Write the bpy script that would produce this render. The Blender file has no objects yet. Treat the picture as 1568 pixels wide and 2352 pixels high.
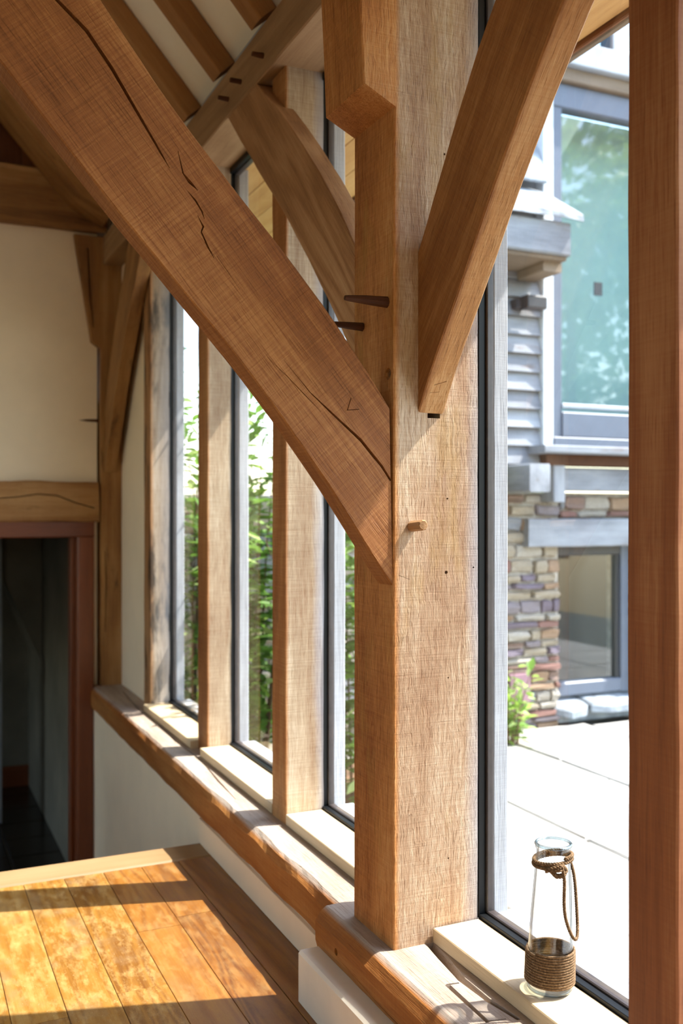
import bpy, bmesh, math, random
from mathutils import Vector, Matrix, noise
random.seed(7)
sc = bpy.context.scene
COL = sc.collection
H = 1.10                     # eye height above the landing; builders below take heights measured from the eye

# ------------------------------------------------------------------ camera
cd = bpy.data.cameras.new('camera'); cam = bpy.data.objects.new('camera', cd); COL.objects.link(cam)
cam.location = (0, 0, H); cam.rotation_euler = (math.pi/2, 0, -math.atan2(.4158, .9095))
cd.sensor_fit = 'VERTICAL'; cd.sensor_height = 36.0; cd.lens = 36.0*2240/2352
cd.clip_start = .02; cd.clip_end = 300
cd.dof.use_dof = True; cd.dof.focus_distance = 1.93; cd.dof.aperture_fstop = 3.6
sc.camera = cam
# ------------------------------------------------------------------ world, sun, exposure
SUN = Vector((.963*.574, -.27*.574, .819)).normalized()
w = bpy.data.worlds.new('sky'); sc.world = w; w.use_nodes = True
nt = w.node_tree; nt.nodes.clear()
sk = nt.nodes.new('ShaderNodeTexSky'); sk.sky_type = 'NISHITA'; sk.sun_disc = False
sk.sun_elevation = math.asin(SUN.z); sk.sun_rotation = math.atan2(SUN.x, SUN.y); sk.air_density = 1.2; sk.dust_density = 1.3; sk.ozone_density = 1.0
bg = nt.nodes.new('ShaderNodeBackground'); bg.inputs[1].default_value = .42
wo = nt.nodes.new('ShaderNodeOutputWorld')
nt.links.new(sk.outputs[0], bg.inputs[0]); nt.links.new(bg.outputs[0], wo.inputs[0])
sd = bpy.data.lights.new('sun', 'SUN'); sd.energy = 6.0; sd.angle = .0095; sd.color = (1, .95, .87)
so = bpy.data.objects.new('sun', sd); COL.objects.link(so); so.rotation_euler = SUN.to_track_quat('Z', 'Y').to_euler(); so.location = (6, -3, 8)
sc.view_settings.view_transform = 'Standard'; sc.view_settings.look = 'None'; sc.view_settings.gamma = 1
sc.view_settings.use_curve_mapping = False; sc.view_settings.exposure = 1.2
sc.cycles.max_bounces = 10; sc.cycles.diffuse_bounces = 6; sc.cycles.glossy_bounces = 4; sc.cycles.transmission_bounces = 6
sc.cycles.transparent_max_bounces = 24; sc.cycles.sample_clamp_indirect = 6; sc.cycles.use_denoising = True
sc.cycles.caustics_reflective = False; sc.cycles.caustics_refractive = False

# ------------------------------------------------------------------ materials
def lin(h):
    h = h.lstrip('#'); o = []
    for i in (0, 2, 4):
        v = int(h[i:i+2], 16)/255; o.append(v/12.92 if v <= .04045 else ((v+.055)/1.055)**2.4)
    return (*o, 1)

class N:
    def __init__(s, name):
        s.m = bpy.data.materials.new(name); s.m.use_nodes = True; s.t = s.m.node_tree; s.t.nodes.clear()
        s.out = s.t.nodes.new('ShaderNodeOutputMaterial')
    def n(s, typ, **k):
        x = s.t.nodes.new('ShaderNode'+typ)
        for a, b in k.items(): setattr(x, a, b)
        return x
    def l(s, a, b): s.t.links.new(a, b)
    def setin(s, node, i, v):
        if hasattr(v, 'is_linked') or isinstance(v, bpy.types.NodeSocket): s.l(v, node.inputs[i])
        else: node.inputs[i].default_value = v
    def math(s, op, a, b=0., c=None, clamp=False):
        x = s.n('Math', operation=op, use_clamp=clamp); s.setin(x, 0, a); s.setin(x, 1, b)
        if c is not None: s.setin(x, 2, c)
        return x.outputs[0]
    def vmath(s, op, a, b=(0, 0, 0)):
        x = s.n('VectorMath', operation=op); s.setin(x, 0, a); s.setin(x, 1, b); return x.outputs[0]
    def noise(s, vec, scale, detail=2., rough=.5, dist=0.):
        x = s.n('TexNoise'); s.setin(x, 'Vector', vec)
        x.inputs['Scale'].default_value = scale; x.inputs['Detail'].default_value = detail
        x.inputs['Roughness'].default_value = rough; x.inputs['Distortion'].default_value = dist
        return x.outputs[0]
    def ramp(s, f, stops):
        x = s.n('ValToRGB'); s.setin(x, 0, f); e = x.color_ramp.elements
        while len(e) < len(stops): e.new(.5)
        for q, (p, c) in zip(e, stops): q.position = p; q.color = c if len(c) == 4 else (*c, 1)
        return x.outputs[0]
    def mix(s, f, a, b, mode='MIX'):
        x = s.n('Mix', data_type='RGBA', blend_type=mode); s.setin(x, 0, f); s.setin(x, 6, a); s.setin(x, 7, b); return x.outputs[2]
    def map(s, v, a, b, c=0., d=1.):
        x = s.n('MapRange'); s.setin(x, 0, v); x.inputs[1].default_value = a; x.inputs[2].default_value = b
        x.inputs[3].default_value = c; x.inputs[4].default_value = d; return x.outputs[0]
    def bsdf(s, color, rough=.6, bump=None, bs=.3, bd=.003, spec=.35, metal=0., **k):
        b = s.n('BsdfPrincipled'); s.setin(b, 'Base Color', color); s.setin(b, 'Roughness', rough)
        b.inputs['Specular IOR Level'].default_value = spec; b.inputs['Metallic'].default_value = metal
        if bump is not None:
            u = s.n('Bump'); u.inputs['Strength'].default_value = bs; u.inputs['Distance'].default_value = bd
            s.l(bump, u.inputs['Height']); s.l(u.outputs[0], b.inputs['Normal'])
        for a, v in k.items(): s.setin(b, a, v)
        s.l(b.outputs[0], s.out.inputs[0]); return b
    def coords(s, rnd=9.):
        tc = s.n('TexCoord'); oi = s.n('ObjectInfo')
        o = s.vmath('SCALE', (13.1, 7.7, 5.3)); o.node.inputs['Scale'].default_value = 1
        s.l(oi.outputs['Random'], o.node.inputs['Scale'])
        return tc.outputs['Object'], s.vmath('ADD', tc.outputs['Object'], o), oi.outputs['Random']

def wood(name, dark, mid, light, ring=10., ringamt=.35, fibre=.5, saw=.12, rough=.62, bump=.35, wavy=0., stain=None, blot=None, spec=.3, blotch=.5, contrast=1., fz=.028, bleach_bounce=None, fs=1., streak=.18):
    """Timber whose grain runs along the object's own Z axis."""
    q = N(name); raw, p, rnd = q.coords()
    if wavy:
        wn = q.n('TexNoise'); q.l(p, wn.inputs['Vector']); wn.inputs['Scale'].default_value = 16; wn.inputs['Detail'].default_value = 2
        off = q.vmath('SUBTRACT', wn.outputs['Color'], (.5, .5, .5))
        off = q.vmath('MULTIPLY', off, (wavy, wavy, wavy*.3)); pw = q.vmath('ADD', p, off)
    else: pw = p
    def sp(x, y, z): return q.vmath('MULTIPLY', pw, (x, y, z))
    base = q.noise(sp(1, 1, .10), 5.5, 2., .45, .25)
    r = q.math('SINE', q.math('MULTIPLY', base, ring*6.283))
    r = q.math('MULTIPLY_ADD', r, .5, .5); r = q.math('POWER', r, .8)
    fib = q.noise(sp(1, 1, fz), 330.*fs, 3., .62)
    fib2 = q.noise(sp(1, 1, fz*.9), 110.*fs, 3., .6)
    por = q.map(q.noise(sp(1, 1, max(.03, fz*.8)), 430., 2., .5), .57, .70)
    sawn = q.noise(q.vmath('MULTIPLY', p, (.03, .03, 1)), 260., 2., .6)
    blo = q.noise(q.vmath('MULTIPLY', p, (1, 1, .35)), 4.2, 3., .55)
    f = q.math('MULTIPLY', q.math('SUBTRACT', r, .5), ringamt*.55*contrast)
    f = q.math('MULTIPLY_ADD', q.math('SUBTRACT', fib, .5), fibre*.9*contrast, f)
    f = q.math('MULTIPLY_ADD', q.math('SUBTRACT', fib2, .5), fibre*.9*contrast, f)
    f = q.math('MULTIPLY_ADD', q.math('SUBTRACT', blo, .5), blotch*1.2*contrast, f)
    f = q.math('MULTIPLY_ADD', q.math('SUBTRACT', sawn, .5), saw*1.6, f)
    f = q.math('MULTIPLY_ADD', por, -streak, f)
    f = q.math('MULTIPLY_ADD', q.math('SUBTRACT', rnd, .5), .10, f)
    f = q.math('ADD', f, .5, clamp=True)
    col = q.ramp(f, [(0.05, lin(dark)), (.5, lin(mid)), (.95, lin(light))])
    sx = q.n('SeparateXYZ'); q.l(raw, sx.inputs[0])
    if bleach_bounce:                                   # sun-bleached reveal faces, plus painted-in bounce light on brace_plain; the room-side face (own X = 0) keeps its brown
        bc = q.ramp(f, [(0.05, lin(bleach_bounce[2][0])), (.5, lin(bleach_bounce[2][1])), (.95, lin(bleach_bounce[2][2]))])
        col = q.mix(q.math('MULTIPLY', q.map(sx.outputs[0], bleach_bounce[0], bleach_bounce[1]), bleach_bounce[3]), col, bc)
    if blot:
        bm_ = q.map(q.noise(q.vmath('MULTIPLY', p, (1, 1, .22)), 13., 4., .65), blot[1], blot[1]+.12)
        col = q.mix(q.math('MULTIPLY', bm_, blot[2]), col, lin(blot[0]))
    if stain:                                    # weathered grey towards the outdoor face (own X axis)
        jit = q.math('MULTIPLY_ADD', q.math('SUBTRACT', q.noise(q.vmath('MULTIPLY', p, (1, 1, .2)), 9., 3., .6), .5), .07, sx.outputs[0])
        col = q.mix(q.math('MULTIPLY', q.map(jit, stain[0], stain[1]), stain[3]), col, lin(stain[2]))
    hgt = q.math('MULTIPLY_ADD', sawn, saw*2.2, q.math('MULTIPLY_ADD', fib2, .5, q.math('MULTIPLY', fib, .6)))
    hgt = q.math('MULTIPLY_ADD', r, ringamt*.25, hgt); hgt = q.math('MULTIPLY_ADD', por, -.5, hgt)
    q.bsdf(col, q.math('MULTIPLY_ADD', fib, .15, rough-.07), hgt, bump, .002, spec)
    return q.m

def plain(name, c, rough=.6, nscale=6., amt=.08, bump=.0, bscale=120., spec=.3, metal=0.):
    q = N(name); raw, p, rnd = q.coords()
    f = q.noise(p, nscale, 4., .6); a = lin(c)
    d = tuple(max(0, x*(1-amt*2)) for x in a[:3]); e = tuple(min(1, x*(1+amt*2)) for x in a[:3])
    col = q.ramp(f, [(.3, d), (.7, e)])
    q.bsdf(col, rough, q.noise(p, bscale, 3., .6) if bump else None, bump, .002, spec, metal); return q.m

def glass_thin(name, tint=(1, 1, 1), refl=1.0, rim=None):
    q = N(name)
    tr = q.n('BsdfTransparent'); tr.inputs[0].default_value = (*tint, 1)
    if rim:
        lw = q.n('LayerWeight'); lw.inputs[0].default_value = .42
        q.l(q.ramp(lw.outputs['Facing'], [(.45, (*tint, 1)), (.95, lin(rim))]), tr.inputs[0])
    gl = q.n('BsdfGlossy'); gl.inputs['Roughness'].default_value = .02
    fc = q.n('LayerWeight'); fc.inputs[0].default_value = .5          # Schlick reflectance, the same from both sides
    fr = q.math('MULTIPLY_ADD', q.math('POWER', fc.outputs['Facing'], 5.), .94, .06)
    mx = q.n('MixShader'); q.l(q.math('MULTIPLY', fr, refl, clamp=True), mx.inputs[0])
    q.l(tr.outputs[0], mx.inputs[1]); q.l(gl.outputs[0], mx.inputs[2]); q.l(mx.outputs[0], q.out.inputs[0]); return q.m

M = {}
M['brace'] = wood('oak_sawn_brown', '#5f3414', '#8f5a2e', '#b9834e', ring=6, ringamt=.22, fibre=.62, saw=.30, bump=.75, contrast=1., streak=.17)
M['brace_dark'] = wood('oak_figured_brown', '#6d452a', '#a87d56', '#c9a47e', ring=9, ringamt=.5, fibre=.45, saw=.1, bump=.4)
M['brace_plain'] = wood('oak_brown_fine', '#6e4120', '#98663a', '#be8f5c', ring=6, ringamt=.3, fibre=.6, saw=.14, bump=.9, fz=.06, streak=.16, bleach_bounce=(.004, .016, ('#8a5d34', '#bd8b56', '#ddb888'), .85))  # paler underside: bleaching plus bounce light from sill and paving, painted in
M['post'] = wood('oak_post', '#84491d', '#bb7f46', '#dcae78', ring=5, ringamt=.30, fibre=.70, saw=.17, bump=1., wavy=.012, blotch=.9, fz=.075, fs=1.35, streak=.15, bleach_bounce=(.003, .014, ('#82583a', '#ad9074', '#d8c6ae'), .94), stain=(.165, .215, '#a6a9b2', .75), blot=('#a5803f', .55, .38))
M['mull'] = wood('oak_mullion', '#7a4620', '#a87141', '#caa06e', ring=7, ringamt=.32, fibre=.5, saw=.24, bump=.6, blotch=.9, fz=.06, bleach_bounce=(.003, .012, ('#805c40', '#b09c82', '#dccfba'), .95), stain=(.085, .125, '#a9acb6', .8), blot=('#6a543c', .62, .5))
M['mull_grey'] = wood('oak_mullion_weathered', '#7a4d2a', '#a2754c', '#c09a70', ring=6, ringamt=.3, fibre=.45, saw=.12, bump=.45, blotch=.9, fz=.06, bleach_bounce=(.003, .02, ('#6d5844', '#a08d78', '#c9bdae'), .95), stain=(.02, .12, '#8f939c', .7), blot=('#2c2620', .52, .85))
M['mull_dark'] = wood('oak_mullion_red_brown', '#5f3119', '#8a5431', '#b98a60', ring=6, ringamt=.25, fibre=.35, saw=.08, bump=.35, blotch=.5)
M['sill'] = wood('oak_sill_beam', '#733f17', '#995f2b', '#b8864c', ring=6, ringamt=.3, fibre=.45, saw=.14, bump=.6, blotch=.9, fz=.05, bleach_bounce=(-.013, -.004, ('#7d6a59', '#a5988c', '#c2b8ae'), .92), blot=('#4b2d14', .64, .5))
M['board'] = wood('pale_oak_board', '#b59a74', '#cfba98', '#e2d6bf', ring=5, ringamt=.3, fibre=.3, saw=.05, bump=.25, blotch=.3)
M['plate'] = wood('oak_plate', '#77543a', '#a38260', '#c2a585', ring=6, ringamt=.3, fibre=.3, saw=.08, bump=.3)
M['soffit'] = wood('pale_soffit_board', '#a5713c', '#cc9d62', '#e0bd88', ring=5, ringamt=.3, fibre=.3, saw=.05, bump=.2, blotch=.6)
M['rafter'] = wood('oak_rafter', '#6b4526', '#9a6c40', '#b98b59', ring=5, ringamt=.3, fibre=.3, saw=.05, bump=.25)
M['old'] = wood('oak_aged_beam', '#5d3b20', '#966a3d', '#bb9260', ring=5, ringamt=.35, fibre=.35, saw=.08, bump=.4, blotch=.9, blot=('#241208', .60, .75))
M['gable'] = wood('dark_gable_board', '#48260f', '#6e4022', '#8a5a36', ring=5, ringamt=.3, fibre=.3, saw=.05, bump=.3)
M['jamb'] = wood('red_brown_jamb', '#4a2110', '#763c1e', '#94552f', ring=5, ringamt=.25, fibre=.3, saw=0., rough=.35, bump=.12, spec=.5)
M['grey'] = wood('weathered_grey_oak', '#75767b', '#a2a5ab', '#cccfd6', ring=5, ringamt=.2, fibre=.55, saw=.12, bump=.5, rough=.8)
M['greyp'] = wood('silvered_boards', '#5f6166', '#8a8d92', '#a9acb0', ring=4, ringamt=.2, fibre=.45, saw=.05, bump=.4, rough=.85, blotch=1.1, blot=('#6a5547', .60, .5))
M['greyb'] = wood('grey_brown_board', '#54483e', '#7a6a5a', '#988878', ring=4, ringamt=.2, fibre=.4, saw=.05, bump=.3, rough=.85)
M['greenw'] = wood('algae_stained_board', '#4c5a3a', '#75835c', '#a3aa8a', ring=4, ringamt=.2, fibre=.3, saw=.05, bump=.3, rough=.85)
M['peg'] = wood('oak_peg', '#7a5534', '#ab8259', '#cfae86', ring=3, ringamt=.2, fibre=.5, saw=0, bump=.5)
M['pegd'] = wood('dark_peg', '#2c1608', '#4c2a14', '#6a4022', ring=3, ringamt=.2, fibre=.5, saw=0, bump=.5)
M['nosing'] = wood('pale_nosing', '#7d5f3c', '#937652', '#a58a66', ring=4, ringamt=.25, fibre=.3, saw=0, bump=.15, rough=.5, spec=.4)
def floorwood(name='worn_varnished_pine', cs=('#6f4519', '#926528', '#a67f42'), wr_=1.):
    q = N(name); raw, p, rnd = q.coords()
    base = q.noise(q.vmath('MULTIPLY', p, (1, 1, .09)), 9., 2., .5, .3)
    r = q.math('MULTIPLY_ADD', q.math('SINE', q.math('MULTIPLY', base, 62.)), .5, .5)
    fib = q.noise(q.vmath('MULTIPLY', p, (1, 1, .04)), 210., 3., .6)
    wear = q.noise(q.vmath('MULTIPLY', p, (1, 1, .4)), 38., 6., .75)
    f = q.math('MULTIPLY_ADD', q.math('SUBTRACT', fib, .5), .5, q.math('MULTIPLY_ADD', r, .28, .30))
    f = q.math('MULTIPLY_ADD', q.math('SUBTRACT', rnd, .5), .35, f)
    col = q.ramp(f, [(.1, lin(cs[0])), (.5, lin(cs[1])), (.9, lin(cs[2]))])
    wm = q.map(wear, .46, .66)
    sx = q.n('SeparateXYZ'); q.l(raw, sx.inputs[0])
    col = q.mix(q.math('MULTIPLY', wm, .5*wr_), col, lin('#bf9f62'))
    gm = q.map(q.noise(q.vmath('MULTIPLY', p, (1, 1, .6)), 9., 5., .7), .52, .70)
    col = q.mix(q.math('MULTIPLY', gm, .5*wr_), col, lin('#8a7455'))
    sc_ = q.map(q.noise(p, 260., 2., .6), .68, .76)
    col = q.mix(q.math('MULTIPLY', sc_, .5*wr_), col, lin('#d8c39a'))
    q.bsdf(col, q.math('MULTIPLY_ADD', wm, .2, .34), q.math('MULTIPLY_ADD', fib, .4, wear), .12, .002, .5); return q.m
M['floor'] = floorwood()
M['floor_red'] = floorwood('reddish_varnished_pine', ('#643813', '#885620', '#9a6c2e'), .45)
M['plaster'] = plain('cream_plaster', '#efdfc4', .85, 2.5, .03, .10, 60.)
M['plasterw'] = plain('white_painted_plaster', '#e9e1d2', .6, 5., .04, .12, 40.)
M['ceil'] = plain('cream_ceiling_board', '#f6efe2', .85, 3., .02)
M['tile'] = plain('dark_hall_tile', '#2b221d', .22, 9., .2, .05, 20., .5)
M['grout'] = plain('hall_grout', '#6a6a68', .5, 30., .1)
M['black'] = plain('black_rubber', '#0d0f12', .45, 30., .05)
M['bronze'] = plain('bronze_glazing_bar', '#3a3231', .4, 40., .12, 0, spec=.5)
M['sub'] = plain('shadowed_subfloor', '#1c120a', .9)
M['metal'] = plain('dark_metal', '#2a2b30', .4, 20, .05, 0, spec=.5)
M['winframe'] = plain('grey_blue_paint', '#5a6270', .45, 8, .03, 0, spec=.5)
M['winpale'] = plain('pale_painted_timber', '#a2a8b0', .6, 7, .06, .1)
M['winwhite'] = plain('white_painted_timber', '#d8dcde', .6, 7, .03, .1)
M['blind'] = plain('teal_blind', '#bccbc8', .9, 2, .03)
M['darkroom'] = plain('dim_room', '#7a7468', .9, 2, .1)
M['nightroom'] = plain('unlit_room', '#33393b', .9, 2, .1)
M['slate'] = plain('lichened_slate', '#8a9096', .75, 11, .22, .5, 45)
M['paving'] = plain('pale_flagstone', '#a3a09a', .85, 3, .08, .35, 60)
M['joint'] = plain('dark_joint', '#4a4d48', .95, 20, .2)
M['soil'] = plain('brown_soil', '#6b523d', .95, 14, .3, .6, 30)
M['mortar'] = plain('lime_mortar', '#aca498', .95, 18, .15, .5, 60)
for i, c in enumerate(('#7c7478', '#7e6a60', '#948876', '#7d7e80', '#8f7660', '#6c626c', '#9e968a', '#805f56')):
    M['stone%d' % i] = plain('wall_stone_%s' % 'abcdefgh'[i], c, .85, 22, .2, .6, 70)
M['terracotta'] = plain('purple_brick', '#8f6f78', .85, 10, .1, .2)
M['leaf0'] = plain('leaf_bright', '#9fbf56', .45, 20, .15, 0, spec=.45)
M['leaf1'] = plain('leaf_mid', '#6f9640', .45, 20, .15, 0, spec=.45)
M['leaf2'] = plain('leaf_pale', '#b9cf86', .45, 20, .12, 0, spec=.45)
for k in ('leaf0', 'leaf1', 'leaf2'):            # light shines through the blades
    t_ = M[k].node_tree; b = [n for n in t_.nodes if n.type == 'BSDF_PRINCIPLED'][0]; o_ = [n for n in t_.nodes if n.type == 'OUTPUT_MATERIAL'][0]
    tl = t_.nodes.new('ShaderNodeBsdfTranslucent'); mx = t_.nodes.new('ShaderNodeMixShader'); mx.inputs[0].default_value = .45
    t_.links.new(b.inputs['Base Color'].links[0].from_socket, tl.inputs[0]); t_.links.new(b.outputs[0], mx.inputs[1]); t_.links.new(tl.outputs[0], mx.inputs[2]); t_.links.new(mx.outputs[0], o_.inputs[0])
M['bark'] = plain('twig_bark', '#6a5540', .9, 20, .2)
M['glass'] = glass_thin('clear_window_glass', (.96, .985, .98), 1.0)
M['glassr'] = glass_thin('reflective_window_glass', (.74, .84, .83), 2.2)
M['jarrim'] = glass_thin('bottle_rim_glass', (.72, .80, .84), 1.6, '#3f5a68')
M['jar'] = glass_thin('bottle_glass', (.97, .98, .985), 1.3, '#4f7080')
def ropemat():
    q = N('jute_twine'); raw, p, rnd = q.coords()
    col = q.ramp(q.noise(p, 260., 3., .7), [(.25, lin('#4d3925')), (.55, lin('#7a6046')), (.8, lin('#b0987a'))])
    q.bsdf(col, .9, q.noise(p, 700., 2., .6), .5, .001, .15); return q.m
M['rope'] = ropemat()

# ------------------------------------------------------------------ object helpers
WM = {}
def tag(o, label=None, cat=None, group=None, kind=None):
    for k, v in (('label', label), ('category', cat), ('group', group), ('kind', kind)):
        if v: o[k] = v
    return o
def link(o, parent=None, mat=None):
    COL.objects.link(o); m = mat or Matrix()
    WM[o.name] = m
    if parent is not None:
        o.parent = parent; o.matrix_parent_inverse = WM[parent.name].inverted()
    o.matrix_basis = m
    return o
def empty(name, loc, parent=None):
    o = bpy.data.objects.new(name, None); o.empty_display_size = .1
    return link(o, parent, Matrix.Translation((loc[0], loc[1], loc[2]+H)))
def frame(origin, axis=(0, 0, 1), side=(1, 0, 0)):
    z = Vector(axis).normalized(); x = Vector(side); x = (x-z*x.dot(z)).normalized(); y = z.cross(x)
    m = Matrix((x, y, z)).transposed().to_4x4(); m.translation = Vector((origin[0], origin[1], origin[2]+H)); return m
def mesh_obj(name, verts, faces, mat, parent=None, fr=None, smooth=False):
    """verts: scene coordinates (heights from the eye); fr: matrix whose Z axis is the grain."""
    fr = fr or Matrix.Translation((*Vector(verts[0])[:2], verts[0][2]+H)); inv = fr.inverted()
    me = bpy.data.meshes.new(name)
    me.from_pydata([inv @ Vector((v[0], v[1], v[2]+H)) for v in verts], [], faces)
    bm = bmesh.new(); bm.from_mesh(me); bmesh.ops.recalc_face_normals(bm, faces=bm.faces); bm.to_mesh(me); bm.free()
    if smooth:
        for p in me.polygons: p.use_smooth = True
    me.materials.append(M[mat] if isinstance(mat, str) else mat)
    return link(bpy.data.objects.new(name, me), parent, fr)
def loft(rings, closed=False):
    n = len(rings[0]); v = [p for r in rings for p in r]; f = []
    R = len(rings)
    for i in range(R if closed else R-1):
        for j in range(n):
            a, b = i*n+j, i*n+(j+1) % n; i2 = (i+1) % R
            f.append((a, b, i2*n+(j+1) % n, i2*n+j))
    if not closed: f.append(tuple(range(n))); f.append(tuple(range((R-1)*n, R*n)))
    return v, f
def cham(corners, c):
    """quad of 3D corners -> eight points with the corners cut by c"""
    out = []; k = len(corners); cs = c if isinstance(c, (list, tuple)) else [c]*k
    for i in range(k):
        p = Vector(corners[i]); a = Vector(corners[i-1]); b = Vector(corners[(i+1) % k]); d = cs[i]
        out.append(p+(a-p).normalized()*d); out.append(p+(b-p).normalized()*d)
    return out
def wob(p, amp, s=7.): 
    q = Vector(p); return q+Vector((noise.noise(q*s+Vector((3, 0, 0))), noise.noise(q*s+Vector((0, 5, 0))), noise.noise(q*s+Vector((0, 0, 9)))))*amp
def box(name, x0, x1, y0, y1, z0, z1, mat, parent=None, axis='z', c=.0025, n=1, amp=0., origin=None, cs=None):
    """timber or slab with cut arrises; axis = the way its grain runs"""
    def ring(t):
        if axis == 'z': q = [(x0, y0, t), (x1, y0, t), (x1, y1, t), (x0, y1, t)]
        elif axis == 'y': q = [(x0, t, z0), (x1, t, z0), (x1, t, z1), (x0, t, z1)]
        else: q = [(t, y0, z0), (t, y1, z0), (t, y1, z1), (t, y0, z1)]
        r = cham(q, cs or c); return [wob(p, amp) for p in r] if amp else r
    a, b = {'z': (z0, z1), 'y': (y0, y1), 'x': (x0, x1)}[axis]
    v, f = loft([ring(a+(b-a)*i/n) for i in range(n+1)])
    fr = frame(origin or (x0, y0, z0), {'z': (0, 0, 1), 'y': (0, 1, 0), 'x': (1, 0, 0)}[axis], (0, 1, 0) if axis == 'x' else (1, 0, 0))
    return mesh_obj(name, v, f, mat, parent, fr)
def resample(pts, n):
    P = [Vector(p) for p in pts]; L = [0]
    for a, b in zip(P, P[1:]): L.append(L[-1]+(b-a).length)
    out = []
    for i in range(n):
        t = L[-1]*i/(n-1); k = 0
        while k < len(L)-2 and L[k+1] < t: k += 1
        u = (t-L[k])/max(1e-9, L[k+1]-L[k]); out.append(P[k].lerp(P[k+1], u))
    return out
def smooth_poly(pts, it=2):
    P = [Vector(p) for p in pts]
    for _ in range(it): P = [P[0]]+[(P[i-1]+P[i]*2+P[i+1])/4 for i in range(1, len(P)-1)]+[P[-1]]
    return P
def brace(name, low, up, plane, w0, w1, mat, n=28, c=.003, amp=.0015, it=1, cs=None):
    """curved timber between two outline curves in a vertical plane ('X': constant x, 'Y': constant y), w0..w1 thick"""
    lo = resample(smooth_poly([(a, b, 0) for a, b in low], it), n); hi = resample(smooth_poly([(a, b, 0) for a, b in up], it), n)
    P = (lambda t, p: (t, p.x, p.y)) if plane == 'X' else (lambda t, p: (p.x, t, p.y))
    rings = []
    for a, b in zip(lo, hi):
        r = cham([P(w0, a), P(w1, a), P(w1, b), P(w0, b)], cs or c); rings.append([wob(p, amp, 9.) for p in r])
    v, f = loft(rings)
    m0 = (lo[0]+hi[0])/2; m1 = (lo[-1]+hi[-1])/2; d = Vector(P(0, m1))-Vector(P(0, m0))
    fr = frame(P(w0, m0), d, (1, 0, 0) if plane == 'X' else (0, 1, 0))
    return mesh_obj(name, v, f, mat, None, fr)
def cut(o, cutters):
    """real cuts (checks, mortises, marks): boolean difference with throw-away solids"""
    v = []; f = []
    for cv, cf in cutters:
        k = len(v); v += cv; f += [tuple(i+k for i in q) for q in cf]
    c = mesh_obj('cutter', v, f, 'sub', None, Matrix())
    md = o.modifiers.new('cut', 'BOOLEAN'); md.operation = 'DIFFERENCE'; md.object = c; md.solver = 'EXACT'; md.use_self = True
    dg = bpy.context.evaluated_depsgraph_get(); dg.update()
    me = bpy.data.meshes.new_from_object(o.evaluated_get(dg)); o.modifiers.clear(); old = o.data; o.data = me
    if len(me.polygons) < len(old.polygons)*.5: o.data = old
    cm = c.data; bpy.data.objects.remove(c); bpy.data.meshes.remove(cm)
def slit(pts, widths, depth, ndir, across=None):
    """wedge-shaped check along a polyline on a face; ndir points into the timber"""
    nd = Vector(ndir); rings = []; P = [Vector(p) for p in pts]
    for i, p in enumerate(P):
        t = (P[min(i+1, len(P)-1)]-P[max(i-1, 0)]).normalized(); s = t.cross(nd).normalized()*widths[i]/2
        o = p-nd*.004; rings.append([o-s, o+s, p+nd*depth+s*.15, p+nd*depth-s*.15])
    return loft(rings)
def cutbox(x0, x1, y0, y1, z0, z1): return loft([[(x0, y0, t), (x1, y0, t), (x1, y1, t), (x0, y1, t)] for t in (z0, z1)])
def tube(pts, r, seg=8, closed=False):
    P = [Vector(p) for p in pts]; rings = []; nrm = None; n = len(P)
    for i, p in enumerate(P):
        if closed: t = (P[(i+1) % n]-P[i-1]).normalized()
        else: t = (P[min(i+1, n-1)]-P[max(i-1, 0)]).normalized()
        if nrm is None: nrm = t.orthogonal().normalized()
        nrm = (nrm-t*nrm.dot(t)).normalized(); b = t.cross(nrm); rr = r[i] if isinstance(r, list) else r
        rings.append([p+(nrm*math.cos(a)+b*math.sin(a))*rr for a in [2*math.pi*k/seg for k in range(seg)]])
    return loft(rings, closed)
def join(parts):
    v = []; f = []
    for cv, cf in parts:
        k = len(v); v += [Vector(p) for p in cv]; f += [tuple(i+k for i in q) for q in cf]
    return v, f
def peg(name, base, tip, r0, r1, mat, parent):
    b, t = Vector(base), Vector(tip)
    v, f = tube([b, b.lerp(t, .3), b.lerp(t, .65), b.lerp(t, .96), t], [r0, r0*.97, (r0+r1)/2, r1, r1*.8], 9)
    v = [wob(p, .0012, 60.) for p in v]
    return mesh_obj(name, v, f, mat, parent, frame(base, t-b, (0, 0, 1)))

# ================================================================== SETTING: room shell
floor = tag(box('floor', -4, .925, -3.0, 3.13, -1.30, -1.112, 'sub', axis='y'), kind='structure')
xs = [.925-.1165*i for i in range(19)]
for i, x1 in enumerate(xs):
    x0 = x1-.1155; y = 3.008; rr = random.Random(i*3+1); first = True
    while y > -.6:
        ln = rr.uniform(.7, 1.5); 
        if first: ln = rr.uniform(.3, 1.4); first = False
        ya = max(-.9, y-ln)
        dz = rr.uniform(-.0012, .0008); xa = x0
        xe = x1 if (i > 0 or ya > 2.0) else x1
        box('floor_board', x0, xe, ya+.0008, y, -1.125, -1.10+dz*.6, 'floor_red' if i < 2 or (i == 2 and rr.random() < .5) else 'floor', floor, 'y', .0012)
        y = ya
ns = box('nosing_board', -2.4, .925, 3.012, 3.145, -1.13, -1.098, 'nosing', floor, 'x', .008); ns['label'] = 'pale nosing board along the edge of the landing'
hall = tag(box('floor', -2.2, 1.0, 3.15, 8.2, -2.3, -2.142, 'grout', axis='y'), kind='structure')
for i in range(8):
    for j in range(14):
        box('floor_tile', .98-.345*(i+1)+.012, .98-.345*i, 3.2+.345*j+.012, 3.2+.345*(j+1), -2.16, -2.13+random.uniform(-.001, .001), 'tile', hall, 'y', .004)
box('riser', -2.4, .92, 3.10, 3.125, -2.13, -1.13, 'plasterw', floor, 'x')
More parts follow.
